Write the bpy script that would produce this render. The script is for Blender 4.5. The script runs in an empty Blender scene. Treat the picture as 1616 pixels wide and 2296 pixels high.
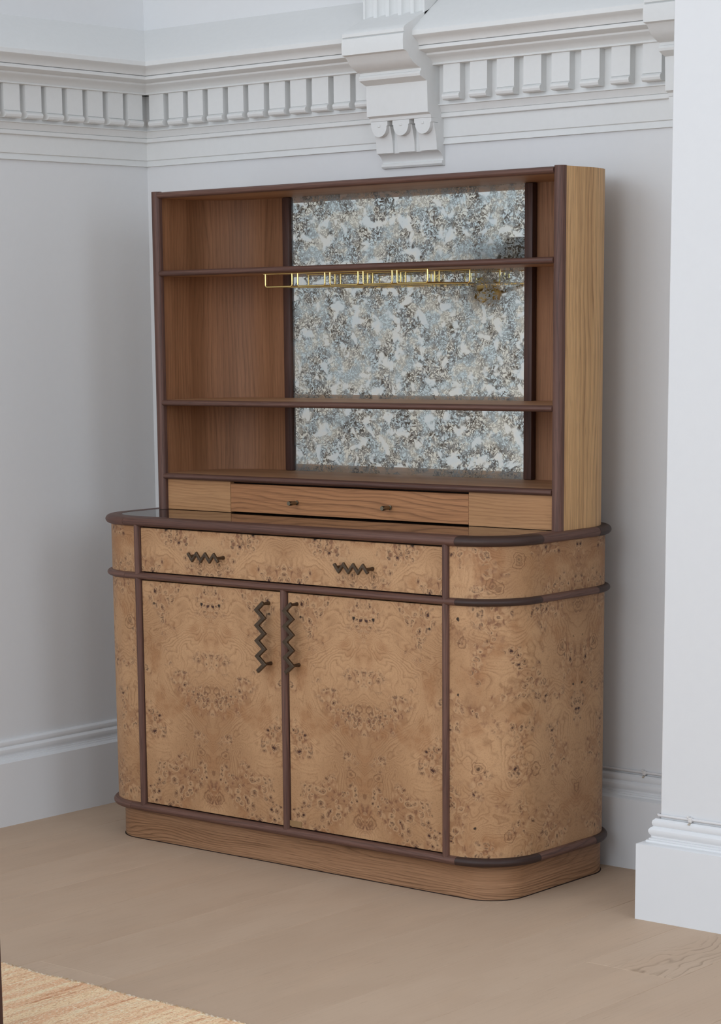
import bpy, bmesh, math, random
from mathutils import Vector, Matrix
PI = math.pi
R_ = random.Random(7)
scene = bpy.context.scene
COL = scene.collection

# ------------------------------------------------------------------ camera
F, AZ, PIT, ROL = 5224.367, 0.721068, 0.193265, -0.0144037
CAM = Vector((5.026183, -5.119692, 1.421103))
PPX, PPY = 647.3716, 1748.9163
d = Vector((-math.sin(AZ)*math.cos(PIT), math.cos(AZ)*math.cos(PIT), -math.sin(PIT)))
r = Vector((math.cos(AZ), math.sin(AZ), 0)); u = r.cross(d)
rr = math.cos(ROL)*r + math.sin(ROL)*u; uu = -math.sin(ROL)*r + math.cos(ROL)*u
cam_data = bpy.data.cameras.new('camera'); cam = bpy.data.objects.new('camera', cam_data); COL.objects.link(cam)
M = Matrix((rr, uu, -d)).transposed().to_4x4(); M.translation = CAM
cam.matrix_world = M
cam_data.sensor_fit = 'VERTICAL'; cam_data.sensor_height = 36.0; cam_data.sensor_width = 36.0
cam_data.lens = F/2296*36
cam_data.shift_x = (808-PPX)/2296; cam_data.shift_y = (PPY-1148)/2296
cam_data.clip_start = 0.05; cam_data.clip_end = 60
scene.camera = cam

# ------------------------------------------------------------------ world, lights, exposure
vs = scene.view_settings
vs.view_transform = 'Standard'; vs.look = 'None'; vs.gamma = 1.0; vs.use_curve_mapping = False
vs.exposure = -0.56
scene.render.film_transparent = False
world = bpy.data.worlds.new('world'); scene.world = world; world.use_nodes = True
bg = world.node_tree.nodes['Background']; bg.inputs[0].default_value = (0.75, 0.86, 1.0, 1); bg.inputs[1].default_value = 1.0

def area(name, loc, rot, sx, sy, power, color):
    l = bpy.data.lights.new(name, 'AREA'); l.shape = 'RECTANGLE'; l.size = sx; l.size_y = sy
    l.energy = power; l.color = color
    o = bpy.data.objects.new(name, l); COL.objects.link(o); o.location = loc; o.rotation_euler = rot
    return o
# daylight entering through the room's own windows (left wall and the wall behind the camera), plus added side fill
WIN_L = [(-4.1, -2.6), (-6.3, -4.8)]      # y ranges of the left wall windows
WIN_F = [(0.3, 2.1), (2.7, 4.5)]          # x ranges of the windows behind the camera
WIN_FILL_S = [(-3.0, -1.4), (-5.6, -4.0)]      # y ranges of unseen windows added right of the frame as fill
WZ0, WZ1 = 1.0, 4.3
for a, b in WIN_L:
    area('window_daylight_or_fill', (-0.02, (a+b)/2, (WZ0+WZ1)/2), (0, -PI/2, 0), WZ1-WZ0, b-a, 42, (0.845, 0.93, 1.03))
for a, b in WIN_F:
    area('window_daylight_or_fill', ((a+b)/2, -7.02, (WZ0+WZ1)/2), (PI/2, 0, 0), b-a, WZ1-WZ0, 95, (0.845, 0.93, 1.03))
for a, b in WIN_FILL_S:
    area('window_daylight_or_fill', (7.02, (a+b)/2, (WZ0+WZ1)/2), (0, PI/2, 0), WZ1-WZ0, b-a, 60, (0.845, 0.93, 1.03))  # added fill from the right, brightens the left wall

# ------------------------------------------------------------------ node helpers
class NT:
    def __init__(s, name):
        s.m = bpy.data.materials.new(name); s.m.use_nodes = True
        s.t = s.m.node_tree; s.n = s.t.nodes; s.l = s.t.links
        s.b = s.n['Principled BSDF']
    def new(s, typ, **kw):
        n = s.n.new(typ)
        for k, v in kw.items():
            if k.startswith('_'): setattr(n, k[1:], v)
            else: s.put(n, k, v)
        return n
    def put(s, n, key, v):
        inp = n.inputs[int(key[1:])] if key[0] == 'i' and key[1:].isdigit() else n.inputs[key]
        if isinstance(v, bpy.types.NodeSocket): s.l.new(v, inp)
        elif hasattr(v, '__len__') and inp.type == 'RGBA' and len(v) == 3: inp.default_value = (*v, 1)
        else: inp.default_value = v
    def math(s, op, a, b=0.0, c=0.0, clamp=False):
        n = s.new('ShaderNodeMath', _operation=op, _use_clamp=clamp, i0=a, i1=b, i2=c); return n.outputs[0]
    def mix(s, f, a, b, blend='MIX'):
        n = s.n.new('ShaderNodeMix'); n.data_type = 'RGBA'; n.blend_type = blend; n.clamp_factor = True
        for i, v in ((0, f), (6, a), (7, b)):
            if isinstance(v, bpy.types.NodeSocket): s.l.new(v, n.inputs[i])
            elif i: n.inputs[i].default_value = (*v, 1) if len(v) == 3 else v
            else: n.inputs[i].default_value = v
        return n.outputs[2]
    def ramp(s, f, *stops, interp='LINEAR'):
        n = s.n.new('ShaderNodeValToRGB'); cr = n.color_ramp; cr.interpolation = interp
        while len(cr.elements) < len(stops): cr.elements.new(0.5)
        for e, (p, c) in zip(cr.elements, stops):
            e.position = p; e.color = (c, c, c, 1) if not hasattr(c, '__len__') else (*c, 1)
        s.l.new(f, n.inputs[0]); return n.outputs[0]
    def mr(s, v, a, b, c, dd, smooth=True):
        n = s.n.new('ShaderNodeMapRange'); n.interpolation_type = 'SMOOTHSTEP' if smooth else 'LINEAR'; n.clamp = True
        s.put(n, 'Value', v)
        for k, x in (('From Min', a), ('From Max', b), ('To Min', c), ('To Max', dd)): n.inputs[k].default_value = x
        return n.outputs[0]
    def noise(s, vec, scale, detail=3, rough=0.55, dist=0.0):
        n = s.new('ShaderNodeTexNoise', Scale=scale, Detail=detail, Roughness=rough, Distortion=dist)
        s.l.new(vec, n.inputs['Vector']); return n
    def vor(s, vec, scale, feature='F1', rand=1.0):
        n = s.new('ShaderNodeTexVoronoi', _feature=feature, Scale=scale); n.inputs['Randomness'].default_value = rand
        s.l.new(vec, n.inputs['Vector']); return n
    def vmul(s, v, sc):
        n = s.new('ShaderNodeVectorMath', _operation='MULTIPLY', i0=v, i1=sc); return n.outputs[0]
    def vadd(s, v, w):
        n = s.new('ShaderNodeVectorMath', _operation='ADD', i0=v, i1=w); return n.outputs[0]
    def uv(s):
        return s.new('ShaderNodeTexCoord').outputs['UV']
    def bump(s, h, strength=0.2, dist=0.001):
        n = s.new('ShaderNodeBump', Strength=strength, Distance=dist, Height=h)
        s.l.new(n.outputs[0], s.b.inputs['Normal'])
    def finish(s, color=None, rough=None, metal=None, spec=None):
        if color is not None: s.put(s.b, 'Base Color', color)
        if rough is not None: s.put(s.b, 'Roughness', rough)
        if metal is not None: s.put(s.b, 'Metallic', metal)
        if spec is not None: s.put(s.b, 'Specular IOR Level', spec)
        return s.m

def srgb(*c):
    return tuple(((x/255)/12.92 if x/255 <= 0.04045 else ((x/255+0.055)/1.055)**2.4) for x in c)

def wood(name, base, dark, light, ring=70.0, rough=0.5, contrast=0.5, fine=0.35, wob=1.5, cath=0.0):
    """uv: x along the grain, y across, metres"""
    s = NT(name); v = s.uv()
    sep = s.new('ShaderNodeSeparateXYZ', i0=v)
    warp = s.noise(s.vmul(v, (1.3, 6.0, 1)), 1.0, 2, 0.45).outputs[0]
    jit = s.noise(s.vmul(v, (9.0, 60.0, 1)), 1.0, 2, 0.5).outputs[0]
    ph = s.math('MULTIPLY_ADD', sep.outputs[1], ring, s.math('MULTIPLY_ADD', warp, wob*6, s.math('MULTIPLY', jit, 0.7)))
    saw = s.math('FRACT', ph)
    ringv = s.ramp(saw, (0.0, 0.15), (0.35, 0.0), (0.7, 0.35), (0.88, 1.0), (1.0, 0.15))
    vary = s.noise(s.vmul(v, (1.5, 16.0, 1)), 1.0, 2, 0.5).outputs[0]
    broad = s.noise(s.vmul(v, (0.6, 14.0, 1)), 1.0, 2, 0.5).outputs[0]
    fib = s.noise(s.vmul(v, (5, 330, 1)), 1.0, 3, 0.6).outputs[0]
    pore = s.noise(s.vmul(v, (16, 620, 1)), 1.0, 2, 0.5).outputs[0]
    c = s.mix(s.mr(broad, 0.36, 0.64, 0, 1), base, light)
    amt = s.math('MULTIPLY', s.math('MULTIPLY', ringv, contrast), s.mr(vary, 0.35, 0.62, 0.15, 1))
    c = s.mix(amt, c, dark)
    c = s.mix(s.math('MULTIPLY', s.mr(fib, 0.42, 0.68, 0, 1), fine), c, dark)
    c = s.mix(s.math('MULTIPLY', s.mr(pore, 0.58, 0.70, 0, 1), fine), c, tuple(x*0.62 for x in dark))
    s.bump(fib, 0.12, 0.0005)
    return s.finish(c, rough, spec=0.35)

def burl():
    s = NT('burl_veneer'); v = s.uv()
    big = s.noise(v, 3.2, 3, 0.5)
    w1 = s.noise(v, 7.0, 3, 0.55)
    off = s.new('ShaderNodeVectorMath', _operation='SUBTRACT', i0=w1.outputs['Color'], i1=(0.5, 0.5, 0.5)).outputs[0]
    vw = s.vadd(v, s.vmul(off, (0.05, 0.05, 0)))
    w2 = s.noise(v, 60.0, 2, 0.5)
    off2 = s.new('ShaderNodeVectorMath', _operation='SUBTRACT', i0=w2.outputs['Color'], i1=(0.5, 0.5, 0.5)).outputs[0]
    ve = s.vadd(vw, s.vmul(off2, (0.012, 0.012, 0)))
    # clusters of eyes
    cl = s.noise(s.vadd(v, (3.7, 1.9, 0)), 10.0, 2, 0.5, 0.3).outputs[0]
    clm = s.mr(cl, 0.49, 0.575, 0, 1)
    w4 = s.noise(v, 130.0, 2, 0.5)
    off4 = s.new('ShaderNodeVectorMath', _operation='SUBTRACT', i0=w4.outputs['Color'], i1=(0.5, 0.5, 0.5)).outputs[0]
    vq = s.vadd(ve, s.vmul(off4, (0.007, 0.007, 0)))
    eyes = s.vor(vq, 52.0); ed = eyes.outputs['Distance']
    er = s.new('ShaderNodeSeparateColor', i0=eyes.outputs['Color'])
    size = s.math('MULTIPLY_ADD', er.outputs[0], 0.36, 0.16)
    rel = s.math('DIVIDE', ed, size)
    nuc = s.math('MULTIPLY', s.mr(rel, 0.30, 0.66, 1, 0), s.mr(er.outputs[1], 0.1, 0.5, 0.15, 1))
    crust = s.math('MULTIPLY', s.mr(rel, 0.60, 0.85, 0, 1), s.mr(rel, 0.85, 1.15, 1, 0))
    crust = s.math('MULTIPLY', crust, s.mr(w4.outputs[0], 0.42, 0.55, 0.15, 1))
    core = s.math('MULTIPLY', s.math('MAXIMUM', nuc, s.math('MULTIPLY', crust, 0.75)), clm)
    halo = s.math('MULTIPLY', s.math('MULTIPLY', s.mr(rel, 0.6, 0.75, 0, 1), s.mr(rel, 1.3, 1.9, 1, 0)), clm)
    mott = s.math('MULTIPLY', s.mr(s.noise(s.vmul(vq, (1, 0.55, 1)), 95.0, 2, 0.6).outputs[0], 0.52, 0.66, 0, 1), clm)
    # lone large eyes with growth rings
    lone = s.vor(s.vadd(vw, s.vmul(off2, (0.02, 0.02, 0))), 13.0); ld = lone.outputs['Distance']
    lr = s.new('ShaderNodeSeparateColor', i0=lone.outputs['Color'])
    lon = s.math('GREATER_THAN', lr.outputs[1], 0.5)
    lcore = s.math('MULTIPLY', s.mr(ld, 0.04, 0.11, 1, 0), lon)
    lring = s.math('MULTIPLY', s.mr(ld, 0.24, 0.36, 1, 0), lon)
    rings = s.math('MULTIPLY', lring, s.mr(s.math('SINE', s.math('MULTIPLY', ld, 62)), 0.0, 0.9, 0, 1))
    # pin knots
    pin = s.vor(ve, 21.0); pr = s.new('ShaderNodeSeparateColor', i0=pin.outputs['Color'])
    pcore = s.math('MULTIPLY', s.mr(pin.outputs['Distance'], 0.07, 0.13, 1, 0), s.math('GREATER_THAN', pr.outputs[0], 0.76))
    # contour figure flowing round the eyes
    fld = s.math('MULTIPLY_ADD', s.noise(v, 4.4, 2.6, 0.5, 1.0).outputs[0], 34.0,
                 s.math('MULTIPLY', s.noise(v, 24.0, 2, 0.5, 0.5).outputs[0], 2.4))
    con = s.math('FRACT', s.math('ADD', fld, s.math('MULTIPLY', ld, 1.2)))
    line = s.ramp(con, (0.0, 0.85), (0.14, 0.1), (0.45, 0.0), (0.8, 0.3), (1.0, 0.85))
    lvar = s.mr(s.noise(v, 13, 2, 0.5).outputs[0], 0.36, 0.62, 0.25, 1)
    fine = s.noise(ve, 260.0, 3, 0.65).outputs[0]
    c = s.mix(s.mr(big.outputs[0], 0.36, 0.62, 0, 1), srgb(174, 133, 95), srgb(197, 155, 114))
    c = s.mix(s.math('MULTIPLY', s.mr(s.noise(v, 10, 3, 0.6).outputs[0], 0.5, 0.7, 0, 1), 0.6), c, srgb(159, 110, 71))
    c = s.mix(s.math('MULTIPLY', s.math('MULTIPLY', line, lvar), 0.62), c, srgb(126, 85, 54))
    c = s.mix(s.math('MULTIPLY', s.mr(fine, 0.48, 0.7, 0, 1), 0.3), c, srgb(117, 79, 50))
    c = s.mix(s.math('MULTIPLY', mott, 0.72), c, srgb(111, 73, 56))
    c = s.mix(s.math('MULTIPLY', clm, 0.26), c, srgb(136, 90, 61))
    c = s.mix(s.math('MULTIPLY', halo, 0.45), c, srgb(205, 167, 126))
    c = s.mix(s.math('MULTIPLY', rings, 0.55), c, srgb(109, 72, 48))
    c = s.mix(s.math('MULTIPLY', core, 1.0, clamp=True), c, srgb(70, 45, 37))
    c = s.mix(s.math('MULTIPLY', lcore, 0.8), c, srgb(67, 44, 30))
    c = s.mix(s.math('MULTIPLY', pcore, 0.95), c, srgb(32, 22, 18))
    return s.finish(c, 0.5, spec=0.3)

def plain(name, c, rough=0.5, metal=0.0, spec=0.5, nscale=0, namt=0.0, c2=None):
    s = NT(name)
    if nscale:
        co = s.new('ShaderNodeTexCoord').outputs['Object']
        f = s.noise(co, nscale, 3, 0.6).outputs[0]
        c = s.mix(s.math('MULTIPLY', s.mr(f, 0.35, 0.65, 0, 1), namt), c, c2 or tuple(x*0.8 for x in c))
        s.bump(f, 0.05, 0.0006)
    return s.finish(c, rough, metal, spec)

def mirror_mat():
    s = NT('antiqued_mirror'); v = s.uv()
    w = s.noise(v, 17.0, 3, 0.55)
    off = s.new('ShaderNodeVectorMath', _operation='SUBTRACT', i0=w.outputs['Color'], i1=(0.5, 0.5, 0.5)).outputs[0]
    vw = s.vadd(v, s.vmul(off, (0.035, 0.035, 0)))
    patch = s.noise(vw, 27.0, 2.5, 0.5, 0.3).outputs[0]                # clear silver islands
    isl = s.mr(patch, 0.545, 0.62, 0, 1)
    w3 = s.noise(v, 95.0, 2, 0.5)
    off3 = s.new('ShaderNodeVectorMath', _operation='SUBTRACT', i0=w3.outputs['Color'], i1=(0.5, 0.5, 0.5)).outputs[0]
    vs_ = s.vadd(vw, s.vmul(off3, (0.012, 0.012, 0)))
    sq1 = s.math('ABSOLUTE', s.math('SUBTRACT', s.noise(vs_, 92.0, 1.2, 0.5, 0.2).outputs[0], 0.5))
    cells = s.vor(vs_, 105.0); cd = s.math('ABSOLUTE', s.math('SUBTRACT', cells.outputs['Distance'], 0.42))
    worm = s.math('MAXIMUM', s.mr(sq1, 0.015, 0.075, 1, 0), s.math('MULTIPLY', s.mr(cd, 0.05, 0.16, 1, 0), 0.75))
    blot = s.mr(s.noise(vs_, 60.0, 2, 0.5).outputs[0], 0.54, 0.66, 0, 1)
    dens = s.mr(s.noise(s.vadd(v, (5, 2, 0)), 13.0, 2.5, 0.55).outputs[0], 0.38, 0.58, 0.50, 1)
    tarn = s.math('MULTIPLY', s.math('MAXIMUM', worm, s.math('MULTIPLY', blot, 0.6)), s.math('SUBTRACT', 1.0, isl))
    tarn = s.math('MULTIPLY', tarn, dens, clamp=True)
    hue = s.noise(s.vadd(v, (9, 4, 0)), 22.0, 3, 0.6).outputs[0]
    silver = s.mix(s.mr(hue, 0.42, 0.58, 0, 1), (0.76, 0.88, 0.90), (0.96, 0.95, 0.84))
    silver = s.mix(s.math('MULTIPLY', isl, 0.6), silver, (0.97, 1.0, 0.98))
    dk = s.mix(s.mr(s.noise(v, 38, 2, 0.5).outputs[0], 0.4, 0.6, 0, 1), (0.11, 0.085, 0.06), (0.17, 0.16, 0.15))
    c = s.mix(s.math('MULTIPLY', tarn, 0.97), silver, dk)
    s.put(s.b, 'Base Color', c); s.put(s.b, 'Metallic', s.mr(tarn, 0, 1, 1.0, 0.65)); 
    s.put(s.b, 'Roughness', s.mr(tarn, 0, 1, 0.02, 0.20))
    return s.m

def floor_mat(name, strong=False):
    s = NT(name); v = s.uv()
    info = s.new('ShaderNodeObjectInfo').outputs['Random']
    warp = s.noise(s.vmul(v, (1.6, 9.0, 1)), 1.0, 3, 0.55).outputs[0]
    fib = s.noise(s.vmul(v, (5, 160, 1)), 1.0, 3, 0.6).outputs[0]
    mott = s.noise(s.vmul(v, (3, 7, 1)), 1.0, 3, 0.6).outputs[0]
    dashes = s.noise(s.vmul(v, (14, 90, 1)), 1.0, 2, 0.5).outputs[0]
    c = s.mix(s.mr(info, 0, 1, 0.25, 0.75), srgb(203, 178, 154), srgb(192, 166, 142))
    c = s.mix(s.math('MULTIPLY', s.mr(mott, 0.4, 0.65, 0, 1), 0.4), c, srgb(187, 160, 136))
    c = s.mix(s.math('MULTIPLY', s.mr(warp, 0.5, 0.7, 0, 1), 0.3), c, srgb(205, 176, 149))
    c = s.mix(s.math('MULTIPLY', s.mr(fib, 0.5, 0.75, 0, 1), 0.18), c, srgb(162, 138, 118))
    c = s.mix(s.math('MULTIPLY', s.mr(dashes, 0.66, 0.76, 0, 1), 0.22), c, srgb(152, 128, 107))
    if strong:
        sep = s.new('ShaderNodeSeparateXYZ', i0=v)
        ph = s.math('MULTIPLY_ADD', sep.outputs[1], 42.0, s.math('MULTIPLY', s.noise(s.vmul(v, (3.0, 6.0, 1)), 1.0, 3, 0.5).outputs[0], 11.0))
        g = s.ramp(s.math('FRACT', ph), (0.0, 0.0), (0.6, 0.1), (0.88, 1.0), (1.0, 0.0))
        g = s.math('MULTIPLY', g, s.mr(s.noise(s.vmul(v, (8, 60, 1)), 1, 2, .5).outputs[0], 0.35, 0.6, 0.2, 1))
        g = s.math('MULTIPLY', g, s.mr(s.math('ADD', sep.outputs[1], s.math('MULTIPLY', sep.outputs[0], -0.10)), 2.93+.10, 3.05+.08, 0, 1))
        c = s.mix(s.math('MULTIPLY', g, 0.5), c, srgb(122, 99, 75))
    s.bump(fib, 0.08, 0.0006)
    return s.finish(c, 0.62, spec=0.22)

def rug_mat():
    s = NT('woven_rug'); v = s.uv()           # x along the stripes, y across them
    st = s.noise(s.vmul(v, (2.2, 34, 1)), 1.0, 2, 0.5).outputs[0]
    st2 = s.noise(s.vadd(s.vmul(v, (4.0, 46, 1)), (4, 7, 0)), 1.0, 2, 0.5).outputs[0]
    knots = s.noise(s.vmul(v, (120, 260, 1)), 1.0, 2, 0.65, 0.6).outputs[0]
    brk = s.mr(s.noise(s.vmul(v, (26, 90, 1)), 1.0, 2, 0.6).outputs[0], 0.36, 0.6, 0, 1)
    c = s.mix(s.mr(st, 0.38, 0.62, 0, 1), srgb(252, 218, 175), srgb(242, 193, 152))
    c = s.mix(s.math('MULTIPLY', s.math('MULTIPLY', s.mr(st2, 0.56, 0.68, 0, 1), brk), 0.85), c, srgb(208, 138, 98))
    c = s.mix(s.math('MULTIPLY', s.math('MULTIPLY', s.mr(st2, 0.45, 0.34, 0, 1), brk), 0.75), c, srgb(252, 235, 199))
    c = s.mix(s.math('MULTIPLY', s.mr(knots, 0.52, 0.64, 0, 1), 0.6), c, srgb(201, 155, 116))
    c = s.mix(s.math('MULTIPLY', s.mr(knots, 0.46, 0.36, 0, 1), 0.6), c, srgb(255, 248, 220))
    s.bump(knots, 0.6, 0.003)
    return s.finish(c, 0.95, spec=0.1)

PAINT = plain('white_paint', srgb(226, 226, 226), 0.62, 0, 0.3, 40, 0.15, srgb(221, 221, 222))
GLOSS = plain('white_satin_paint', srgb(229, 230, 231), 0.42, 0, 0.4)
PLASTER = plain('white_plaster', srgb(228, 228, 226), 0.6, 0, 0.3, 60, 0.2, srgb(221, 221, 219))
BURL = burl()
OAK = wood('oak_veneer', srgb(172, 128, 92), srgb(120, 82, 56), srgb(186, 142, 105), 80, 0.5, 0.45, 0.3, 1.2)
OAK_SHADED = wood('oak_interior_shade', srgb(142, 97, 65), srgb(93, 61, 38), srgb(159, 111, 77), 70, 0.55, 0.5, 0.35, 1.3)  # shade inside the hutch put into a darker oak colour
OAK_SIDE = wood('oak_side', srgb(202, 157, 107), srgb(127, 88, 54), srgb(225, 180, 127), 60, 0.5, 0.62, 0.35, 1.1)
OAK_LIGHT = wood('oak_fascia', srgb(188, 139, 95), srgb(138, 91, 57), srgb(200, 151, 106), 95, 0.5, 0.5, 0.3, 2.4)
OAK_PLINTH = wood('oak_plinth', srgb(155, 114, 81), srgb(91, 60, 37), srgb(173, 131, 97), 85, 0.5, 0.75, 0.4, 3.4)
OAK_DRAWER = wood('oak_drawer_front', srgb(174, 119, 79), srgb(105, 66, 41), srgb(191, 134, 90), 85, 0.5, 0.7, 0.35, 2.8)
WALNUT = wood('walnut', srgb(98, 68, 58), srgb(56, 37, 32), srgb(114, 82, 70), 90, 0.48, 0.55, 0.45, 1.5)
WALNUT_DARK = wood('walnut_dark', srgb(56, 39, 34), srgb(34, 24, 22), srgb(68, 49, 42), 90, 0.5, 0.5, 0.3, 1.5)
WALNUT_STILE = wood('walnut_stile', srgb(72, 48, 41), srgb(40, 26, 23), srgb(84, 57, 48), 60, 0.5, 0.5, 0.4, 1.5)
CARCASS = plain('carcass_dark', srgb(40, 28, 25), 0.7, 0, 0.2)
BRONZE = plain('dark_bronze', srgb(98, 84, 70), 0.32, 0.85, 0.5, 120, 0.4, srgb(74, 62, 52))
KNOB = plain('dark_nickel', srgb(140, 132, 114), 0.22, 0.95, 0.5)
BRASS = plain('polished_brass', srgb(232, 208, 138), 0.16, 1.0, 0.5)
BRASS_AGED = plain('aged_brass', srgb(120, 92, 40), 0.45, 0.9, 0.5)
GLASS_TOP = plain('smoked_glass_top', srgb(34, 27, 25), 0.03, 0, 0.6)
MIRROR = mirror_mat()
FLOOR = floor_mat('pale_oak_boards'); FLOOR_GRAIN = floor_mat('pale_oak_cathedral', True)
RUG = rug_mat()
FRINGE = plain('rug_cord', srgb(222, 206, 184), 0.95, 0, 0.1, 90, 0.9, srgb(176, 140, 100))
TAPE = plain('veneer_tape', srgb(150, 118, 80), 0.4, 0, 0.5)
CABLE = plain('white_cable', srgb(222, 220, 220), 0.5)
CLIPM = plain('cable_clip', srgb(224, 221, 218), 0.5)
NAIL = plain('nail_head', srgb(196, 184, 168), 0.5, 0.0)
SHADE = plain('lamp_shade_fabric', srgb(64, 50, 36), 0.8)
BASEG = plain('subfloor', srgb(120, 100, 84), 0.9)

# ------------------------------------------------------------------ mesh helpers
def origin_of(o):
    v = Vector((0, 0, 0))
    while o is not None: v += o.location; o = o.parent
    return v

def finish_mesh(me, angle=35):
    for p in me.polygons: p.use_smooth = True
    try: me.set_sharp_from_angle(angle=math.radians(angle))
    except Exception: pass

class B:
    """collects world space vertices, faces and per-corner uvs"""
    def __init__(s, seed=None):
        s.v = []; s.f = []; s.uv = []; s.o = seed if seed is not None else (R_.uniform(0, 40), R_.uniform(0, 40))
    def add(s, verts, faces, uvs):
        b = len(s.v); s.v += [tuple(x) for x in verts]
        for f, uvf in zip(faces, uvs):
            s.f.append([b+i for i in f]); s.uv.append([(a+s.o[0], c+s.o[1]) for a, c in uvf])
    def box(s, x0, x1, y0, y1, z0, z1, grain='x', bev=0.0, rot=None, seg=1):
        bm = bmesh.new(); bmesh.ops.create_cube(bm, size=1)
        for v in bm.verts: v.co = Vector((x0+(v.co.x+.5)*(x1-x0), y0+(v.co.y+.5)*(y1-y0), z0+(v.co.z+.5)*(z1-z0)))
        if bev: bmesh.ops.bevel(bm, geom=bm.edges[:], offset=bev, segments=seg, affect='EDGES', profile=0.5)
        s.bm(bm, grain, rot)
    def bm(s, bm, grain='x', rot=None):
        bm.normal_update(); bm.verts.ensure_lookup_table(); bm.verts.index_update()
        g = 'xyz'.index(grain); fs = []; us = []
        for f in bm.faces:
            n = [abs(x) for x in f.normal]; ax = n.index(max(n))
            rest = [i for i in range(3) if i != ax]
            ui = g if g in rest else rest[0]; vi = [i for i in rest if i != ui][0]
            fs.append([v.index for v in f.verts]); us.append([(v.co[ui], v.co[vi]+0.37*ax) for v in f.verts])
        vs_ = [v.co.copy() for v in bm.verts]
        if rot: vs_ = [rot @ v for v in vs_]
        s.add(vs_, fs, us); bm.free()
    def extrude(s, poly, axis, a, b, grain='x'):
        """closed polygon of 2d points extruded along an axis; poly coords are the two other axes in xyz order"""
        bm = bmesh.new()
        def mk(p, t):
            return {'x': (t, p[0], p[1]), 'y': (p[0], t, p[1]), 'z': (p[0], p[1], t)}[axis]
        lo = [bm.verts.new(mk(p, a)) for p in poly]; hi = [bm.verts.new(mk(p, b)) for p in poly]
        n = len(poly)
        for i in range(n): bm.faces.new((lo[i], lo[(i+1) % n], hi[(i+1) % n], hi[i]))
        bm.faces.new(lo[::-1]); bm.faces.new(hi)
        bmesh.ops.recalc_face_normals(bm, faces=bm.faces[:])
        s.bm(bm, grain)
    def sweep(s, path, prof, closed_path=False, closed_prof=False, caps=True, swap=False, u0=0.0, ufun=None):
        """path: xy points; prof: (o,z) where o is measured to the right of travel"""
        n = len(path); P = [Vector((p[0], p[1])) for p in path]; offs = []
        for i in range(n):
            a = P[(i-1) % n] if (closed_path or i > 0) else None; c = P[(i+1) % n] if (closed_path or i < n-1) else None
            d1 = (P[i]-a).normalized() if a is not None else None; d2 = (c-P[i]).normalized() if c is not None else None
            d1 = d1 if d1 is not None else d2; d2 = d2 if d2 is not None else d1
            n1 = Vector((d1.y, -d1.x)); n2 = Vector((d2.y, -d2.x)); m = (n1+n2)
            if m.length < 1e-6: m = n1.copy()
            m.normalize(); offs.append(m/max(0.3, m.dot(n1)))
        k = len(prof); verts = []
        for i in range(n):
            for (o, z) in prof:
                q = P[i]+offs[i]*o; verts.append((q.x, q.y, z))
        U = [u0]
        for i in range(1, n+1): U.append(U[-1]+(P[i % n]-P[i-1]).length)
        if ufun: U = [ufun(t) for t in U]
        V = [0]
        for j in range(1, k+1): V.append(V[-1]+math.dist(prof[j % k], prof[j-1]))
        faces = []; uvs = []
        for i in range(n if closed_path else n-1):
            i2 = (i+1) % n
            for j in range(k if closed_prof else k-1):
                j2 = (j+1) % k
                faces.append((i*k+j, i*k+j2, i2*k+j2, i2*k+j))
                t = [(U[i], V[j]), (U[i], V[j+1]), (U[i+1], V[j+1]), (U[i+1], V[j])]
                uvs.append([(b, a) for a, b in t] if swap else t)
        if caps and not closed_path:
            for i, rev in ((0, True), (n-1, False)):
                f = [i*k+j for j in range(k)]; t = [(prof[j][0], prof[j][1]) for j in range(k)]
                if rev: f = f[::-1]; t = t[::-1]
                faces.append(f); uvs.append([(b, a) for a, b in t] if swap else t)
        s.add(verts, faces, uvs)
    def tube(s, pts, rad, sides=8, closed=False, flat=None):
        pts = [Vector(p) for p in pts]; n = len(pts); ring = []
        prev = None
        for i in range(n):
            a = pts[i-1] if (i > 0 or closed) else pts[i]; c = pts[(i+1) % n] if (i < n-1 or closed) else pts[i]
            t = (c-a).normalized()
            if prev is None:
                up = Vector((0, 0, 1)) if abs(t.z) < 0.9 else Vector((1, 0, 0))
                nn = t.cross(up).normalized()
            else:
                nn = (prev-t*prev.dot(t))
                nn = nn.normalized() if nn.length > 1e-6 else t.cross(Vector((0, 0, 1))).normalized()
            prev = nn; bb = t.cross(nn)
            rd = rad[i] if hasattr(rad, '__len__') else rad
            ring.append([pts[i]+nn*math.cos(2*PI*k/sides)*rd+bb*math.sin(2*PI*k/sides)*rd for k in range(sides)])
        verts = [v for rg in ring for v in rg]; faces = []; uvs = []; L = 0
        for i in range(n if closed else n-1):
            i2 = (i+1) % n; l = (pts[i2]-pts[i]).length
            for k in range(sides):
                k2 = (k+1) % sides
                faces.append((i*sides+k, i*sides+k2, i2*sides+k2, i2*sides+k))
                uvs.append([(L, k*.01), (L, k*.01+.01), (L+l, k*.01+.01), (L+l, k*.01)])
            L += l
        if not closed:
            faces.append(list(range(sides))[::-1]); uvs.append([(0, 0)]*sides)
            faces.append([(n-1)*sides+k for k in range(sides)]); uvs.append([(0, 0)]*sides)
        s.add(verts, faces, uvs)
    def build(s, name, mat, parent=None, angle=35, fix=True):
        L = origin_of(parent)
        me = bpy.data.meshes.new(name)
        me.from_pydata([tuple(Vector(v)-L) for v in s.v], [], s.f)
        lay = me.uv_layers.new(name='UVMap'); i = 0
        for uvf in s.uv:
            for t in uvf: lay.data[i].uv = t; i += 1
        if fix:
            bm = bmesh.new(); bm.from_mesh(me); bmesh.ops.recalc_face_normals(bm, faces=bm.faces[:]); bm.to_mesh(me); bm.free()
        me.materials.append(mat); finish_mesh(me, angle)
        o = bpy.data.objects.new(name, me); COL.objects.link(o); o.parent = parent
        return o

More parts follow.
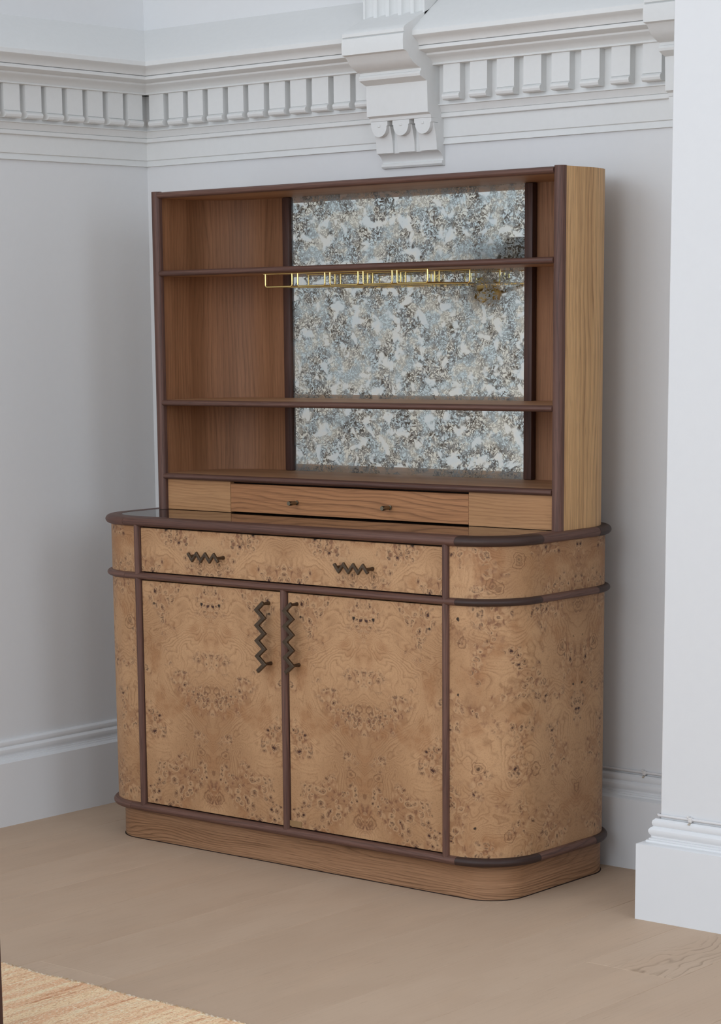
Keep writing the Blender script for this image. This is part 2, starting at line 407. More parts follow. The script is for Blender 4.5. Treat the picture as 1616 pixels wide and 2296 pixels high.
def thing(name, label, cat, loc=(0, 0, 0), group=None):
    o = bpy.data.objects.new(name, None); COL.objects.link(o); o.location = loc; o.empty_display_size = 0.1
    o['label'] = label; o['category'] = cat
    if group: o['group'] = group
    return o
def struct(o):
    o['kind'] = 'structure'; return o
def copy_mesh(o, loc, rotz=0.0):
    c = o.copy(); COL.objects.link(c); c.parent = o.parent; c.location = loc; c.rotation_euler = (0, 0, rotz); return c

def rrect(x0, x1, y0, y1, R, seg=14):
    """counter-clockwise outline from the back-left corner"""
    pts = []
    for cx, cy, a0 in ((x1-R, y0+R, -90), (x1-R, y1-R, 0), (x0+R, y1-R, 90), (x0+R, y0+R, 180)):
        for i in range(seg+1):
            a = math.radians(a0+90*i/seg); pts.append((cx+R*math.cos(a), cy+R*math.sin(a)))
    k = 2*(seg+1); return pts[k:]+pts[:k]
def arc(cx, cy, R, a0, a1, seg=14):
    return [(cx+R*math.cos(math.radians(a0+(a1-a0)*i/seg)), cy+R*math.sin(math.radians(a0+(a1-a0)*i/seg))) for i in range(seg+1)]
def halfround(zc, rz, ro, o0=-0.004, seg=8):
    return [(o0, zc-rz)]+[(ro*math.cos(a), zc+rz*math.sin(a)) for a in [-PI/2+PI*i/seg for i in range(seg+1)]]+[(o0, zc+rz)]

# ================================================================== room shell
XP, YP = 2.0885, -0.432                      # edge and front plane of the chimney breast
XR, YF, ZC = 7.0, -7.0, 4.7
def wall_with_openings(name, horiz0, horiz1, openings, axis, plane, thick):
    b = B(); cuts = sorted(openings); prev = horiz0; segs = []
    for a, c in cuts: segs.append((prev, a, 0, ZC)); segs.append((a, c, 0, WZ0)); segs.append((a, c, WZ1, ZC)); prev = c
    segs.append((prev, horiz1, 0, ZC))
    for a, c, z0, z1 in segs:
        lo, hi = sorted((plane, plane+thick))
        if axis == 'y': b.box(lo, hi, a, c, z0, z1)
        else: b.box(a, c, lo, hi, z0, z1)
    return struct(b.build(name, PAINT))
wall_with_openings('wall_left', YF, 0.0, WIN_L, 'y', 0.0, -0.12)
wall_with_openings('wall_front', 0.0, XR, WIN_F, 'x', YF, -0.12)
b = B(); b.box(-0.12, XR, 0.0, 0.12, 0, ZC); struct(b.build('wall_back', PAINT))
b = B(); b.box(XP, 4.3, YP, 0.0, 0, ZC, bev=0.003); struct(b.build('wall_right', PAINT))
wall_with_openings('wall_side', YF, 0.12, WIN_FILL_S, 'y', XR, 0.12)
b = B(); b.box(-0.12, XR+.12, YF-.12, 0.12, ZC, ZC+0.1); struct(b.build('ceiling', PAINT))
# window frames
wi = 1
for a, c in WIN_L:
    f = B()
    for y in (a, (a+c)/2-0.02, c-0.05): f.box(-0.11, -0.05, y, y+0.05 if y != (a+c)/2-0.02 else y+0.04, WZ0, WZ1)
    for z in (WZ0, (WZ0+WZ1)/2-0.02, WZ1-0.05): f.box(-0.11, -0.055, a, c, z, z+0.05)
    struct(f.build('window_%d' % wi, GLOSS)); wi += 1
for a, c in WIN_FILL_S:  # frames for the added fill windows
    f = B()
    for y in (a, (a+c)/2-0.02, c-0.05): f.box(XR+0.05, XR+0.11, y, y+0.05 if y != (a+c)/2-0.02 else y+0.04, WZ0, WZ1)
    for z in (WZ0, (WZ0+WZ1)/2-0.02, WZ1-0.05): f.box(XR+0.055, XR+0.11, a, c, z, z+0.05)
    struct(f.build('window_%d' % wi, GLOSS)); wi += 1
for a, c in WIN_F:
    f = B()
    for x in (a, (a+c)/2-0.02, c-0.05): f.box(x, x+0.05, YF-0.11, YF-0.05, WZ0, WZ1)
    for z in (WZ0, (WZ0+WZ1)/2-0.02, WZ1-0.05): f.box(a, c, YF-0.11, YF-0.055, z, z+0.05)
    struct(f.build('window_%d' % wi, GLOSS)); wi += 1

# floor: boards laid towards the back wall
fl = B(); fl.box(-0.12, XR+.12, YF-.12, 0.12, -0.06, -0.012)
floor = struct(fl.build('floor', BASEG))
JX = [-0.0, 0.238, 0.475, 0.71, 0.944, 1.19, 1.445, 1.70, 1.945, 2.172, 2.405, 2.64, 2.875, 3.11, 3.345, 3.58, 3.815, 4.05, 4.285, 4.52, 4.755, 4.99, 5.225, 5.46, 5.695, 5.93, 6.165, 6.4, 6.7, 7.0]
ENDS = {5: -1.632, 9: -0.868}
for i in range(len(JX)-1):
    e = ENDS.get(i, R_.uniform(-4.2, -2.9))
    cuts = [0.0, e]
    while cuts[-1]-2.1 > YF: cuts.append(cuts[-1]-2.1)
    cuts.append(YF)
    for k in range(len(cuts)-1):
        grainy = (i == 9 and k == 0)
        p = B(seed=(0, 0) if grainy else None)
        p.box(JX[i]+0.0005, JX[i+1]-0.0005, cuts[k+1]+0.0005, cuts[k]-0.0005, -0.015, 0.0, 'y', 0.0011)
        p.build('floor_board', FLOOR_GRAIN if grainy else FLOOR, floor)

# skirting boards
SK = [(0, 0.2465), (.008, .2463), (.0132, .2415), (.0146, .2360), (.0134, .2305), (.0112, .2272), (.0160, .2250), (.0200, .2200), (.0207, .2155), (.0190, .2100),
      (.0150, .2045), (.0150, .2005), (.0192, .1990), (.0192, .1955), (.0240, .1945), (.0248, .1905), (.0320, .1895), (.041, .1855), (.041, 0.0)]
def skirting(name, path):
    s = B(); s.sweep(path, SK); return struct(s.build(name, GLOSS, angle=28))
skirting('baseboard_left', [(0, YF), (0, 0)])
skirting('baseboard_back', [(0, 0), (XP, 0)])
skirting('baseboard_right', [(XP, 0), (XP, YP), (4.3, YP)])

# cornice with dentils
CO = [(0, 2.275), (.070, 2.2235), (.110, 2.193), (.136, 2.172), (.1405, 2.166), (.1405, 2.1545), (.137, 2.1515), (.127, 2.1475), (.119, 2.1415), (.1145, 2.1345), (.113, 2.1312), (.106, 2.1308), (.106, 2.1295),
      (.1125, 2.1290), (.1125, 2.1205), (.109, 2.1190), (.081, 2.1135), (.080, 2.1090), (.077, 2.1065), (.066, 2.1025), (.058, 2.0970), (.053, 2.0902), (.0545, 2.0893), (.0545, 2.0857), (.050, 2.0848),
      (.024, 2.0848), (.024, 1.9875), (.030, 1.9870), (.030, 1.9842), (.025, 1.9830), (.020, 1.9760), (.0165, 1.9665), (.0140, 1.9655), (.0170, 1.9645), (.0170, 1.9545), (.0155, 1.9532), (.0070, 1.9528),
      (.0070, 1.9035), (.0020, 1.9015), (.0035, 1.8960), (.0080, 1.8885), (.0085, 1.8855), (0, 1.8845)]
DEN = [(.020, 2.0849), (.0470, 2.0849), (.0470, 2.0142), (.0445, 2.0128), (.0490, 2.0112), (.0530, 2.0075), (.0535, 2.0030), (.0510, 1.9975), (.0460, 1.9945), (.020, 1.9945)]
def cornice(name, path):
    s = B(); s.sweep(path, CO); return struct(s.build(name, PLASTER, angle=22))
t1 = cornice('trim_1', [(0, YF), (0, 0)])
t2 = cornice('trim_2', [(0, 0), (XP, 0)])
def dentil(parent, w, left):
    s = B()
    if left: s.extrude([(o, z) for o, z in DEN], 'y', -w, 0)        # stands out along +x
    else: s.extrude([(-o, z) for o, z in DEN], 'x', 0, w)           # stands out along -y
    o = s.build('dentil', PLASTER, parent, angle=20)
    return o
first = None
y = -0.0625
while y > -2.6:                                                     # left wall
    if first is None: first = dentil(t1, 0.0595, True); first.location = (0, y, 0)
    else: copy_mesh(first, (0, y+R_.uniform(-.0012, .0012), 0))
    y -= 0.0806
first = None
x = 0.0600
while x < 0.96:                                                     # back wall, left of the corbel
    if first is None: first = dentil(t2, 0.0585, False); first.location = (x, 0, 0)
    else: copy_mesh(first, (x+R_.uniform(-.0012, .0012), 0, 0))
    x += 0.0785
for x in (1.1446, 1.2323, 1.3184, 1.4029, 1.4900, 1.5800, 1.6698, 1.7611):
    copy_mesh(first, (x-.001, 0, 0)).scale = (0.94, 1, 1)

# corbels under the fluted ribs
CB = [(0, 2.277), (-.066, 2.2265), (-.117, 2.2035), (-.159, 2.1830), (-.172, 2.1760), (-.1765, 2.1700), (-.1765, 2.1620), (-.1715, 2.1600), (-.1780, 2.1570), (-.1800, 2.1400), (-.1785, 2.1165), (-.166, 2.1140), (-.158, 2.1080), (-.150, 2.0980), (-.137, 2.0880), (-.120, 2.0800),
      (-.104, 2.0755), (-.103, 2.0690), (-.107, 2.0675), (-.109, 2.0620), (-.107, 2.0560), (-.100, 2.0530), (-.088, 2.0480), (-.0785, 2.0450), (-.0755, 1.9655), (-.0700, 1.9640), (-.0630, 1.9610), (-.0615, 1.9530),
      (-.0300, 1.9520), (-.0300, 1.8800), (-.0290, 1.8690), (-.0240, 1.8670), (-.0170, 1.8620), (-.0120, 1.8560), (-.0090, 1.8490), (-.0085, 1.8450), (-.0135, 1.8438), (-.0145, 1.8370), (-.0110, 1.8325), (0, 1.8310)]
def corbel(name, x0):
    s = B(); s.extrude(CB, 'x', x0, x0+0.207)
    o = struct(s.build(name, PLASTER, angle=25))
    for k in range(3):
        cx = x0+0.0295+0.0742*k
        q = B(); pts = [(cx-.0285, 1.9525), (cx-.0285, 1.9410), (cx-.0255, 1.9405)]+[(cx-.0255*math.cos(a), 1.9385-.0265*math.sin(a)) for a in [PI*i/14 for i in range(15)]]+[(cx+.0255, 1.9405), (cx+.0285, 1.9410), (cx+.0285, 1.9525)]
        q.extrude(pts, 'y', -0.0600, -0.020)
        q.box(cx-.004, cx+.004, -0.0625, -0.059, 1.937, 1.944, bev=.0015)
        q.build('scroll', PLASTER, o, angle=30)
        g = B()
        g.extrude([(-.004, 1.9400), (-.0500, 1.9400), (-.0440, 1.9200), (-.0390, 1.9000), (-.0370, 1.8850), (-.0365, 1.8705), (-.0060, 1.8690)], 'x', cx-.0285, cx+.0290)
        g.build('tongue', PLASTER, o, angle=25)
    return o
corbel('trim_3', 0.907); corbel('trim_4', 1.8446)
def rib(name, x0):
    s = B(); pts = [(x0, -0.02), (x0, -0.088)]; n = 5; w = 0.207/n
    for k in range(n):
        for i in range(9):
            a = PI*i/8; pts.append((x0+w*(k+.5)-w*.36*math.cos(a), -0.088+0.016*math.sin(a)))
    pts += [(x0+.207, -0.088), (x0+.207, -0.02)]
    s.extrude(pts, 'z', 2.19, 3.0); return struct(s.build(name, PLASTER, angle=30))
rib('trim_5', 0.907); rib('trim_6', 1.8446)

# ================================================================== sideboard (lower cabinet)
X0, X1, Y0, Y1, RC = 0.320, 1.734, -0.590, -0.046, 0.145
SL, SM, SR = 0.508, 1.0385, 1.567                                  # stile centres
side = thing('sideboard', 'burl veneer sideboard with rounded ends, walnut bands and zigzag handles standing on the floor', 'sideboard', (1.027, -0.32, 0))
ZB, RB = 0.1010, 0.0115; ZM, RM = 0.7494, 0.0095; ZT, RT = 0.8970, 0.0123
# carcass and plinth
c = B(); c.extrude(rrect(X0+.02, X1-.02, Y0+.022, Y1-.004, RC-.02), 'z', 0.086, 0.888); c.build('carcass', CARCASS, side)
c = B(); c.sweep(rrect(0.345, 1.712, -0.5644, -0.050, 0.100), [(0, 0.0), (0, 0.094)], closed_path=True, caps=False, ufun=None)
pl = c.build('plinth', OAK_PLINTH, side, 40)
c = B(); c.extrude(rrect(0.343, 1.714, -0.5665, -0.048, 0.101), 'z', 0.0, 0.0018); c.build('plinth_shadow_line', CARCASS, side)  # dark strip standing in for the contact shadow under the plinth
# curved burl panels: from each stile round the front corner, along the side and round the back corner
right_path = [(SR+.0095, Y0), (X1-RC, Y0)]+arc(X1-RC, Y0+RC, RC, -90, 0)[1:]+[(X1, Y0+RC+.06*i) for i in range(1, 4)]+arc(X1-RC, Y1-RC, RC, 0, 90)+[(X1-RC-.10, Y1)]
left_path = [(X0+RC+.10, Y1)]+arc(X0+RC, Y1-RC, RC, 90, 180)+[(X0, Y1-RC-.06*i) for i in range(1, 4)]+arc(X0+RC, Y0+RC, RC, 180, 270)+[(SL-.0095, Y0)]
W = 0.2555
for z0, z1 in ((ZB+RB, ZM-RM), (ZM+RM, ZT-RT+.001)):
    prof = [(-0.018, z0), (0, z0), (0, z1), (-0.018, z1)]
    def panel(path, flip):
        q = B(seed=(3.1, 2.2+z0-0.018)); q.sweep(path, prof, closed_prof=True, ufun=(lambda t: abs(t-0.42)+0.02) if not flip else (lambda t: abs(1.063-t-0.21)+0.05))
        return q.build('corner_panel', BURL, side, 40)
    panel(right_path, False); panel(left_path, True)
# walnut bands, each of straight pieces and bent corner pieces
def seg_paths(off):
    a0, a1, b0, b1 = X0, X1, Y0, Y1
    return [('front', [(X0+RC, Y0), (X1-RC+.012, Y0)]), ('corner', arc(X1-RC, Y0+RC, RC, -86, 4)), ('side', [(X1, Y0+RC+.008), (X1, Y1-RC)]), ('corner', arc(X1-RC, Y1-RC, RC, 0, 90)),
            ('back', [(X1-RC, Y1), (X0+RC, Y1)]), ('corner', arc(X0+RC, Y1-RC, RC, 90, 180)), ('side', [(X0, Y1-RC), (X0, Y0+RC)]), ('left', arc(X0+RC, Y0+RC, RC, 180, 270))]
for kind, prof in (('bottom_band', halfround(ZB, RB, 0.0145)), ('middle_band', halfround(ZM, RM, 0.0145)),
                   ('top_edging', [(-0.030, ZT+RT)]+[(0.0, ZT+RT)]+[(0.016*math.cos(a), ZT+RT*math.sin(a)) for a in [PI/2-PI*i/10 for i in range(1, 10)]]+[(0.0, ZT-RT), (-0.030, ZT-RT)])):
    for nm, path in seg_paths(0):
        q = B(); q.sweep(path, prof, closed_prof=True)
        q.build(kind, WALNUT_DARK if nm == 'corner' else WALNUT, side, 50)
# smoked glass inset and the board under it
q = B(); q.extrude(rrect(X0+.02, X1-.02, Y0+.02, Y1-.012, RC-.02), 'z', 0.886, 0.9025); q.build('worktop_board', CARCASS, side)
q = B(); q.extrude(rrect(X0+.0302, X1-.0302, Y0+.0302, Y1-.0302, RC-.0302), 'z', 0.9026, 0.9088); q.build('glass_top', GLASS_TOP, side)
# stiles
def stile(x, z0, z1, w=0.0095):
    q = B(); q.extrude([(x-w, Y0+.012), (x-w, Y0)]+[(x-w*math.cos(a), Y0-0.0125*math.sin(a)) for a in [PI*i/10 for i in range(1, 10)]]+[(x+w, Y0), (x+w, Y0+.012)], 'z', z0, z1, 'z')
    return q.build('stile', WALNUT, side, 50)
for x in (SL, SR):
    stile(x, ZB+RB*.3, ZM-RM*.3); stile(x, ZM+RM*.3, ZT-RT*.5)
# doors and drawer
def burl_front(name, x0, x1, z0, z1, parent, folds, vo=0.0):
    """flat burl panel, book-matched about the fold lines"""
    xs = sorted(set([x0, x1]+[f for f in folds if x0 < f < x1]+[(a+c)/2 for a, c in zip(folds, folds[1:])])); y = Y0-.001
    q = B(seed=(0.35, 0.15+vo)); rows = [(y+.018, z0), (y+.0008, z0), (y, z0+.0008), (y, z1-.0008), (y+.0008, z1), (y+.018, z1)]
    k = len(rows); verts = [(x, a, z) for x in xs for a, z in rows]; fs = []; us = []
    def U(x):
        f = min(folds, key=lambda t: abs(t-x)); return abs(x-f)
    for i in range(len(xs)-1):
        for j in range(k):
            j2 = (j+1) % k; fs.append((i*k+j, i*k+j2, (i+1)*k+j2, (i+1)*k+j))
            us.append([(U(xs[i]), rows[j][1]), (U(xs[i]), rows[j2][1]), (U(xs[i+1]), rows[j2][1]), (U(xs[i+1]), rows[j][1])])
    for i in (0, len(xs)-1):
        fs.append([i*k+j for j in range(k)]); us.append([(U(xs[i]), rows[j][1]) for j in range(k)])
    q.add(verts, fs, us); return q.build(name, BURL, parent, 30)
DL = (SL+.0130, SM-.0100); DR = (SM+.0140, SR-.0110)
FL = [(DL[0]+DL[1])/2, (DR[0]+DR[1])/2]
fold_all = [FL[0], FL[1]]
door_l = burl_front('door', DL[0], DL[1], ZB+RB+.0035, ZM-RM-.003, side, [FL[0]])
door_r = burl_front('door', DR[0], DR[1], ZB+RB+.0035, ZM-RM-.003, side, [FL[1]])
drawer = burl_front('drawer', DL[0], DR[1], ZM+RM+.003, ZT-RT-.0035, side, [FL[0], FL[1]], 0.031)
# the middle strip is fixed to the left door
q = B(); w = .0100; x = SM
q.extrude([(x-w, Y0+.012), (x-w, Y0)]+[(x-w*math.cos(a), Y0-0.0125*math.sin(a)) for a in [PI*i/10 for i in range(1, 10)]]+[(x+w, Y0), (x+w, Y0+.012)], 'z', ZB+RB*.6, ZM-RM*.6, 'z')
q.build('meeting_strip', WALNUT, door_l, 50)
q = B(); q.box(SM+.0145-.012, SM+.0145+.036, Y0-.0022, Y0-.0016, ZB+RB+.006, ZB+RB+.021)
t = q.build('tape_tab', TAPE, door_r); t['label'] = 'strip of brown tape at foot of door'
# zigzag handles
def zigzag(pts, w, y0, y1):
    """flat bar with mitred bends through (x,z) points"""
    P = [Vector(p) for p in pts]; n = len(P); L = []; Rr = []
    for i in range(n):
        d1 = (P[i]-P[i-1]).normalized() if i else (P[1]-P[0]).normalized()
        d2 = (P[i+1]-P[i]).normalized() if i < n-1 else d1
        n1 = Vector((-d1.y, d1.x)); n2 = Vector((-d2.y, d2.x)); m = (n1+n2).normalized(); m = m/max(.35, m.dot(n1))
        L.append(P[i]+m*w/2); Rr.append(P[i]-m*w/2)
    bm = bmesh.new(); f0 = []
    V = {}
    for nm, arr in (('L', L), ('R', Rr)):
        for i, p in enumerate(arr):
            for yy in (y0, y1): V[nm, i, yy] = bm.verts.new((p.x, yy, p.y))
    for i in range(n-1):
        bm.faces.new((V['L', i, y0], V['L', i+1, y0], V['R', i+1, y0], V['R', i, y0])); bm.faces.new((V['L', i, y1], V['L', i+1, y1], V['R', i+1, y1], V['R', i, y1]))
        for nm in 'LR': bm.faces.new((V[nm, i, y0], V[nm, i+1, y0], V[nm, i+1, y1], V[nm, i, y1]))
    for i in (0, n-1): bm.faces.new((V['L', i, y0], V['R', i, y0], V['R', i, y1], V['L', i, y1]))
    bmesh.ops.recalc_face_normals(bm, faces=bm.faces[:])
    bmesh.ops.bevel(bm, geom=[e for e in bm.edges if len(e.link_faces) == 2 and e.calc_face_angle(0) > 0.4], offset=0.0011, segments=1, affect='EDGES')
    return bm
def handle(parent, pts, w, posts):
    q = B(); bm = zigzag(pts, w, -0.6235, -0.6155); q.bm(bm)
    for px, pz in posts: q.tube([(px, -0.617, pz), (px, -0.600, pz), (px, -0.596, pz), (px, -0.5895, pz)], [.0040, .0040, .0052, .0052], 12)
    o = q.build('handle', BRONZE, parent, 30); return o
for x0 in (0.7235, 1.2330):
    zc = 0.8155; pts = [(x0+.01575*i, zc+(.0095 if i % 2 == 0 else -.0095)) for i in range(8)]
    handle(drawer, pts, 0.0075, [(x0+.008, zc+.001), (x0+.01575*6.55, zc)])
for x0, zt in ((0.9800, 0.7095), (1.0775, 0.7135)):
    pts = [(x0+(.0120 if i % 2 == 0 else -.0130), zt-.0203*i) for i in range(10)]
    pts[0] = (pts[0][0]-.001, pts[0][1]); 
    handle(door_l if x0 < 1.03 else door_r, pts, 0.0105, [(x0+.0055, zt-.004), (x0+.0095, zt-.0203*8)])

# ================================================================== hutch (upper shelving unit)
HX0, HX1, HYF, HYB, HZ0, HZ1, HR, HT = 0.3525, 1.7350, -0.340, -0.050, 0.9095, 1.7850, 0.170, 0.022
hut = thing('hutch', 'oak hutch with walnut edging, antiqued mirror back and open shelves on the sideboard', 'hutch', (1.04, -0.2, HZ0))
PW = 0.0285
MX0, MX1, MS = 0.6385, 1.4400, 0.0260                                # mirror edges and stile width
HM = (HX0+HX1)/2
# curved side panels
rp = [(HX1, HYF)]+[(HX1, HYF+.03*i) for i in range(1, 4)]+arc(HX1-HR, HYB-HR, HR, 0, 90)+[(1.545, HYB), (MX1+MS, HYB)]
lp = [(MX0-MS, HYB), (.545, HYB)]+arc(HX0+HR, HYB-HR, HR, 90, 180)+[(HX0, HYF+.03*i) for i in range(3, -1, -1)]
def side_panel(path):
    # outer face, and an inner lining of oak coloured darker for the interior shade
    q = B(); q.sweep(path, [(-HT*.5, HZ0), (0, HZ0), (0, HZ1), (-HT*.5, HZ1)], closed_prof=True, swap=True); o = q.build('side_panel', OAK_SIDE, hut, 40)
    q = B(); q.sweep(path, [(-HT, HZ0), (-HT*.5, HZ0), (-HT*.5, HZ1-.002), (-HT, HZ1-.002)], closed_prof=True, swap=True); q.build('lining', OAK_SHADED, o, 40)
    return o
side_panel(rp); side_panel(lp)
# walnut posts on the front edges
for x0, x1 in ((HX0-.0003, HX0+PW), (HX1-PW, HX1+.0003)):
    w = (x1-x0)/2; xm = (x0+x1)/2
    q = B(); q.extrude([(x0, HYF+.006), (x0, HYF-.001)]+[(xm-w*math.cos(a), HYF-.001-.0125*math.sin(a)) for a in [PI*i/10 for i in range(1, 10)]]+[(x1, HYF-.001), (x1, HYF+.006)], 'z', HZ0, HZ1+.001, 'z')
    q.build('post', WALNUT, hut, 50)
IX0, IX1 = HX0+HT, HX1-HT; IR = HR-HT; IYB = HYB-HT
def inner_outline(yf, yb=IYB, e=0.0004):
    return [(IX0+e, yf), (IX1-e, yf)]+arc(IX1-IR, yb-IR, IR-e, 0, 90)+arc(IX0+IR, yb-IR, IR-e, 90, 180)
def nosing(parent, zc, rz, mat=None, yb=HYF+.004, ro=.0130):
    prof = halfround(zc, rz, ro, -0.002)
    q = B(); q.sweep([(HX0+PW-.002, HYF), (HX1-PW+.002, HYF)], prof, closed_prof=True); return q.build('nosing', mat or WALNUT, parent, 50)
def shelf(name, zc, rz, mat=OAK):
    q = B(); q.extrude(inner_outline(HYF+.0005, IYB+.001), 'z', zc-rz, zc+rz, 'x'); o = q.build(name, mat, hut, 35); nosing(o, zc, rz); return o
shelf('shelf', 1.5640, 0.0080); shelf('shelf', 1.2079, 0.0080); shelf('shelf', 1.0030, 0.0085)
top = shelf('top_panel', HZ1-.0090, 0.0085)
# back board, mirror and its stiles
q = B(); q.box(MX0-MS, MX1+MS, IYB, HYB, HZ0, HZ1-.002, 'z'); q.build('back_board', OAK_SHADED, hut)
ZMB, ZMT = 1.0117, 1.7672
for nm, x0, x1, z0, z1 in (('m', MX0+.001, MX1-.003, ZMB, ZMT),):
    q = B(seed=(2.0, 5.0)); q.box(x0, x1, IYB-.012, IYB-.0005, z0, z1, 'x'); mir = q.build('mirror', MIRROR, hut)
for x0 in (MX0-MS, MX1):
    q = B(); q.box(x0, x0+MS, IYB-.022, IYB, ZMB, ZMT, 'z', .003, seg=2); q.build('mirror_stile', WALNUT_STILE, hut, 40)
# lower row: fixed fascias and a drawer
D0, D1 = 0.6220, 1.4440
for x0, x1 in ((HX0+PW+.0003, D0-.0010), (D1+.0010, HX1-PW-.0003)):
    q = B(); q.box(x0, x1, HYF+.004, HYF+.020, HZ0+.0004, 0.9944, 'x'); q.build('fascia', OAK_LIGHT, hut)
q = B(); q.box(D0-.03, D1+.03, HYF+.040, HYF+.050, HZ0+.0004, 0.9944); q.build('drawer_box', CARCASS, hut)
q = B(); q.box(D0, D1, HYF+.004, HYF+.022, HZ0+.0026, 0.9892, 'x', .0008); hd = q.build('drawer', OAK_DRAWER, hut)
for x in (0.8660, 1.1890):
    q = B(); z = 0.9455; y = HYF+.004
    q.tube([(x, y, z), (x, y-.004, z), (x, y-.0045, z), (x, y-.010, z), (x, y-.011, z), (x, y-.034, z), (x, y-.036, z)], [.0062, .0062, .0045, .0045, .0060, .0064, .0056], 16)
    q.build('knob', KNOB, hd, 30)

# ================================================================== brass stemware rack under the upper shelf
rack = thing('stemware_rack', 'brass stemware rack of five wire bays hanging under the upper hutch shelf', 'glass rack', (1.03, -0.25, 1.553))
def shz(x): return 1.5552                            # underside of the (very slightly tilted) shelf
bays = [(0.7565, 0.8515), (0.8715, 0.9660), (0.9840, 1.0795), (1.0965, 1.1930), (1.2090, 1.3080)]
yF, yB, rw = -0.328, -0.150, 0.0024
for x0, x1 in bays:
    q = B()
    for yy in (yF, yB):
        zt = shz(x0)-.0022; zb = zt-.0335; rd = .006
        pts = [(x0, yy, zt), (x0, yy, zb+rd)]+[(x0+rd-rd*math.cos(a), yy, zb+rd-rd*math.sin(a)) for a in [PI/2*i/5 for i in range(1, 6)]]
        pts += [(x1-rd+rd*math.sin(a), yy, zb+rd-rd*math.cos(a)) for a in [PI/2*i/5 for i in range(0, 6)]]+[(x1, yy, zt)]
        q.tube(pts, rw, 8)
    for xx in (x0+.010, x1-.010): q.tube([(xx, yF, zb), (xx, yB, zb)], rw*.9, 8)
    q.build('bay', BRASS, rack, 60)
for yy in (yF, yB):
    q = B(); q.tube([(bays[0][0]-.006, yy, shz(bays[0][0])-.0018), (bays[-1][1]+.002, yy, shz(bays[-1][1])-.0018)], .0018, 8); q.build('top_bar', BRASS, rack, 60)

# ================================================================== cable along the skirting
cab = thing('cable', 'thin white cable clipped along the top of the skirting right of the sideboard', 'cable', (1.6, -0.012, 0.2465))
cz = 0.2545
q = B(); q.tube([(1.30, -.0055, cz), (1.55, -.0055, cz), (1.63, -.0060, cz+.001), (1.80, -.0055, cz), (2.05, -.0055, cz), (XP-.010, -.0080, cz), (XP-.0055, -.014, cz), (XP-.0055, -.2, cz), (XP-.0055, YP+.01, cz), (XP-.0052, YP-.002, cz), (XP-.001, YP-.0055, cz), (XP+.02, YP-.0055, cz), (2.5, YP-.0055, cz), (3.2, YP-.0055, cz)], .0034, 8)
q.build('cord', CABLE, cab, 60)
for x, y in ((1.772, 0.0), (2.176, YP)):
    q = B(); q.box(x-.005, x+.005, y-.0115, y-.001, cz-.007, cz+.0052, bev=.002); q.box(x-.010, x-.004, y-.009, y-.001, cz+.003, cz+.008, bev=.001)
    cl = q.build('cable_clip', CLIPM, cab)
    q = B(); q.tube([(x+.0005, y-.0165, cz-.0100), (x+.0005, y-.006, cz-.0095)], .0024, 10); q.build('nail', NAIL, cl)

# ================================================================== rug
rug = thing('rug', 'woven rug in orange, cream and tan stripes lying on the floorboards in the foreground', 'rug', (1.7, -2.6, 0))
RX0, RX1, RY0, RY1 = 0.55, 2.75, -4.1, -1.716
q = B(); nx, ny = 120, 60; verts = []; fs = []; us = []
rr_ = random.Random(3)
for j in range(ny+1):
    for i in range(nx+1):
        x = RX0+(RX1-RX0)*i/nx; y = RY1+(RY0-RY1)*(j/ny)
        yy = y+(0.0035*math.sin(x*23)+0.002*math.sin(x*61+1) if j == 0 else 0)
        verts.append((x, yy, 0.0075+rr_.uniform(-.0006, .0006)+0.0008*math.sin(i*1.9)))
for j in range(ny):
    for i in range(nx):
        a = j*(nx+1)+i; f = (a, a+nx+1, a+nx+2, a+1); fs.append(f); us.append([(verts[k][1], verts[k][0]) for k in f])
q.add(verts, fs, us)
q.box(RX0, RX1, RY0, RY1-.006, 0.0003, 0.0062)
q.build('weave', RUG, rug, 60)
q = B()
pts = [(RX0+(RX1-RX0)*i/700, RY1+0.0035*math.sin((RX0+(RX1-RX0)*i/700)*23)+0.002*math.sin((RX0+(RX1-RX0)*i/700)*61+1)+0.0012*math.cos(i*1.3), 0.0058+0.0012*math.sin(i*1.3)) for i in range(701)]
q.tube(pts, .0036, 6); q.build('edge_cord', FRINGE, rug, 60)

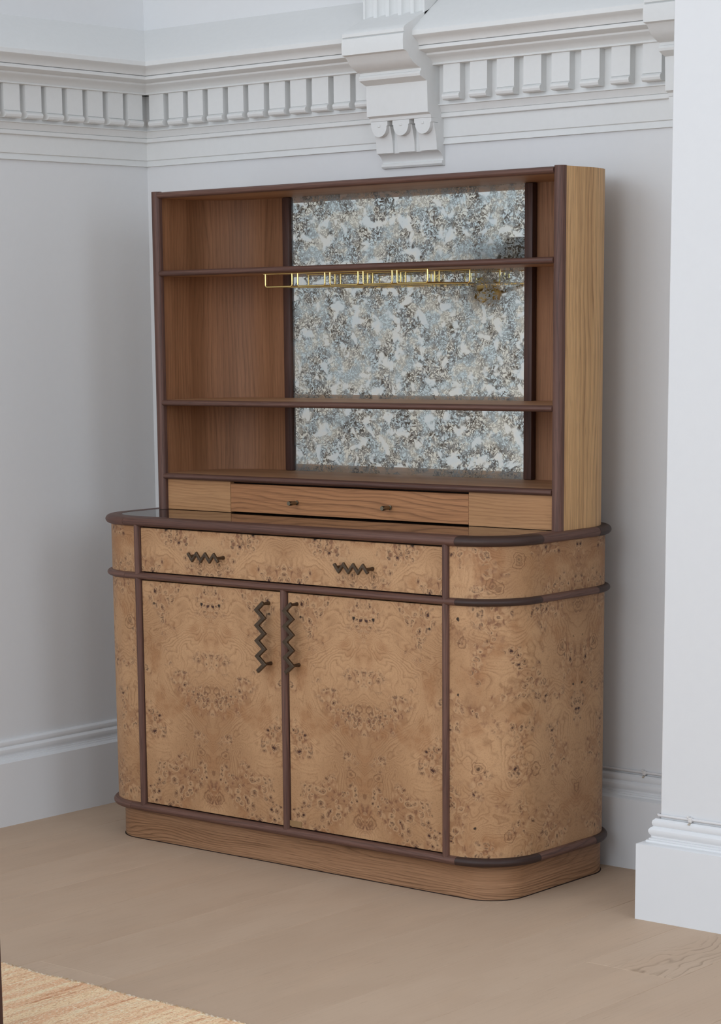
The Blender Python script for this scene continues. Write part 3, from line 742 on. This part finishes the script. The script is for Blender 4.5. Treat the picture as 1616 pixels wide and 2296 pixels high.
# ================================================================== side table leg at the left edge
tab = thing('side_table', 'dark brown wooden table of which one leg shows at the bottom left edge', 'table', (1.40, -2.35, 0.0094))
def leg(x, y):
    q = B(); q.box(x-.020, x+.020, y-.020, y+.020, 0.0094, 0.47, 'z', .003); return q.build('leg', WALNUT_STILE, tab)
for x, y in ((1.5745, -2.1180), (1.5745, -2.56), (1.13, -2.1180), (1.13, -2.56)): leg(x, y)
q = B(); q.box(1.105, 1.5995, -2.585, -2.093, 0.47, 0.50, 'x', .004); q.build('table_top', WALNUT_STILE, tab)

# ================================================================== wall sconce that shows only in the mirror
sc = thing('wall_sconce', 'brass sunburst wall sconce with a dark shade, seen only as a reflection in the mirror', 'lamp', (0.0, -1.86, 1.52))
q = B(); q.tube([(0.0003, -1.83, 1.53), (0.016, -1.83, 1.53)], .045, 24); q.build('back_plate', BRASS_AGED, sc, 40)
q = B(); q.tube([(0.012, -1.83, 1.53), (0.08, -1.84, 1.52), (0.14, -1.88, 1.54), (0.165, -1.91, 1.58), (0.165, -1.91, 1.66)], .007, 8); q.build('arm', BRASS_AGED, sc, 60)
cx_, cy_, cz_ = 0.10, -1.80, 1.53
for k in range(16):
    a = 2*PI*k/16; ca, sa = math.cos(a), math.sin(a); L = .040 if sa > -.3 else .068
    pts = [(cx_-.01-.35*t*t/L, cy_+ca*t, cz_+sa*t) for t in [.004+(L-.004)*i/6 for i in range(7)]]
    q = B(); q.tube(pts, [.003, .0055, .006, .006, .005, .0035, .0015], 6); q.build('ray', BRASS_AGED, sc, 60)
q = B(); n = 28; lx, ly = .165, -1.915; r0, r1, z0, z1 = .150, .092, 1.595, 1.706
v = [(lx+rad*math.cos(2*PI*i/n), ly+rad*math.sin(2*PI*i/n), z) for rad, z in ((r0, z0), (r1, z1), (r1-.003, z1), (r0-.003, z0)) for i in range(n)]
fs = [(k*n+i, k*n+(i+1) % n, ((k+1) % 4)*n+(i+1) % n, ((k+1) % 4)*n+i) for k in range(4) for i in range(n)]
q.add(v, fs, [[(0, 0)]*4 for _ in fs]); q.box(lx-.115, lx+.115, ly-.002, ly+.002, 1.650, 1.654); q.build('lamp_shade', SHADE, sc, 40)
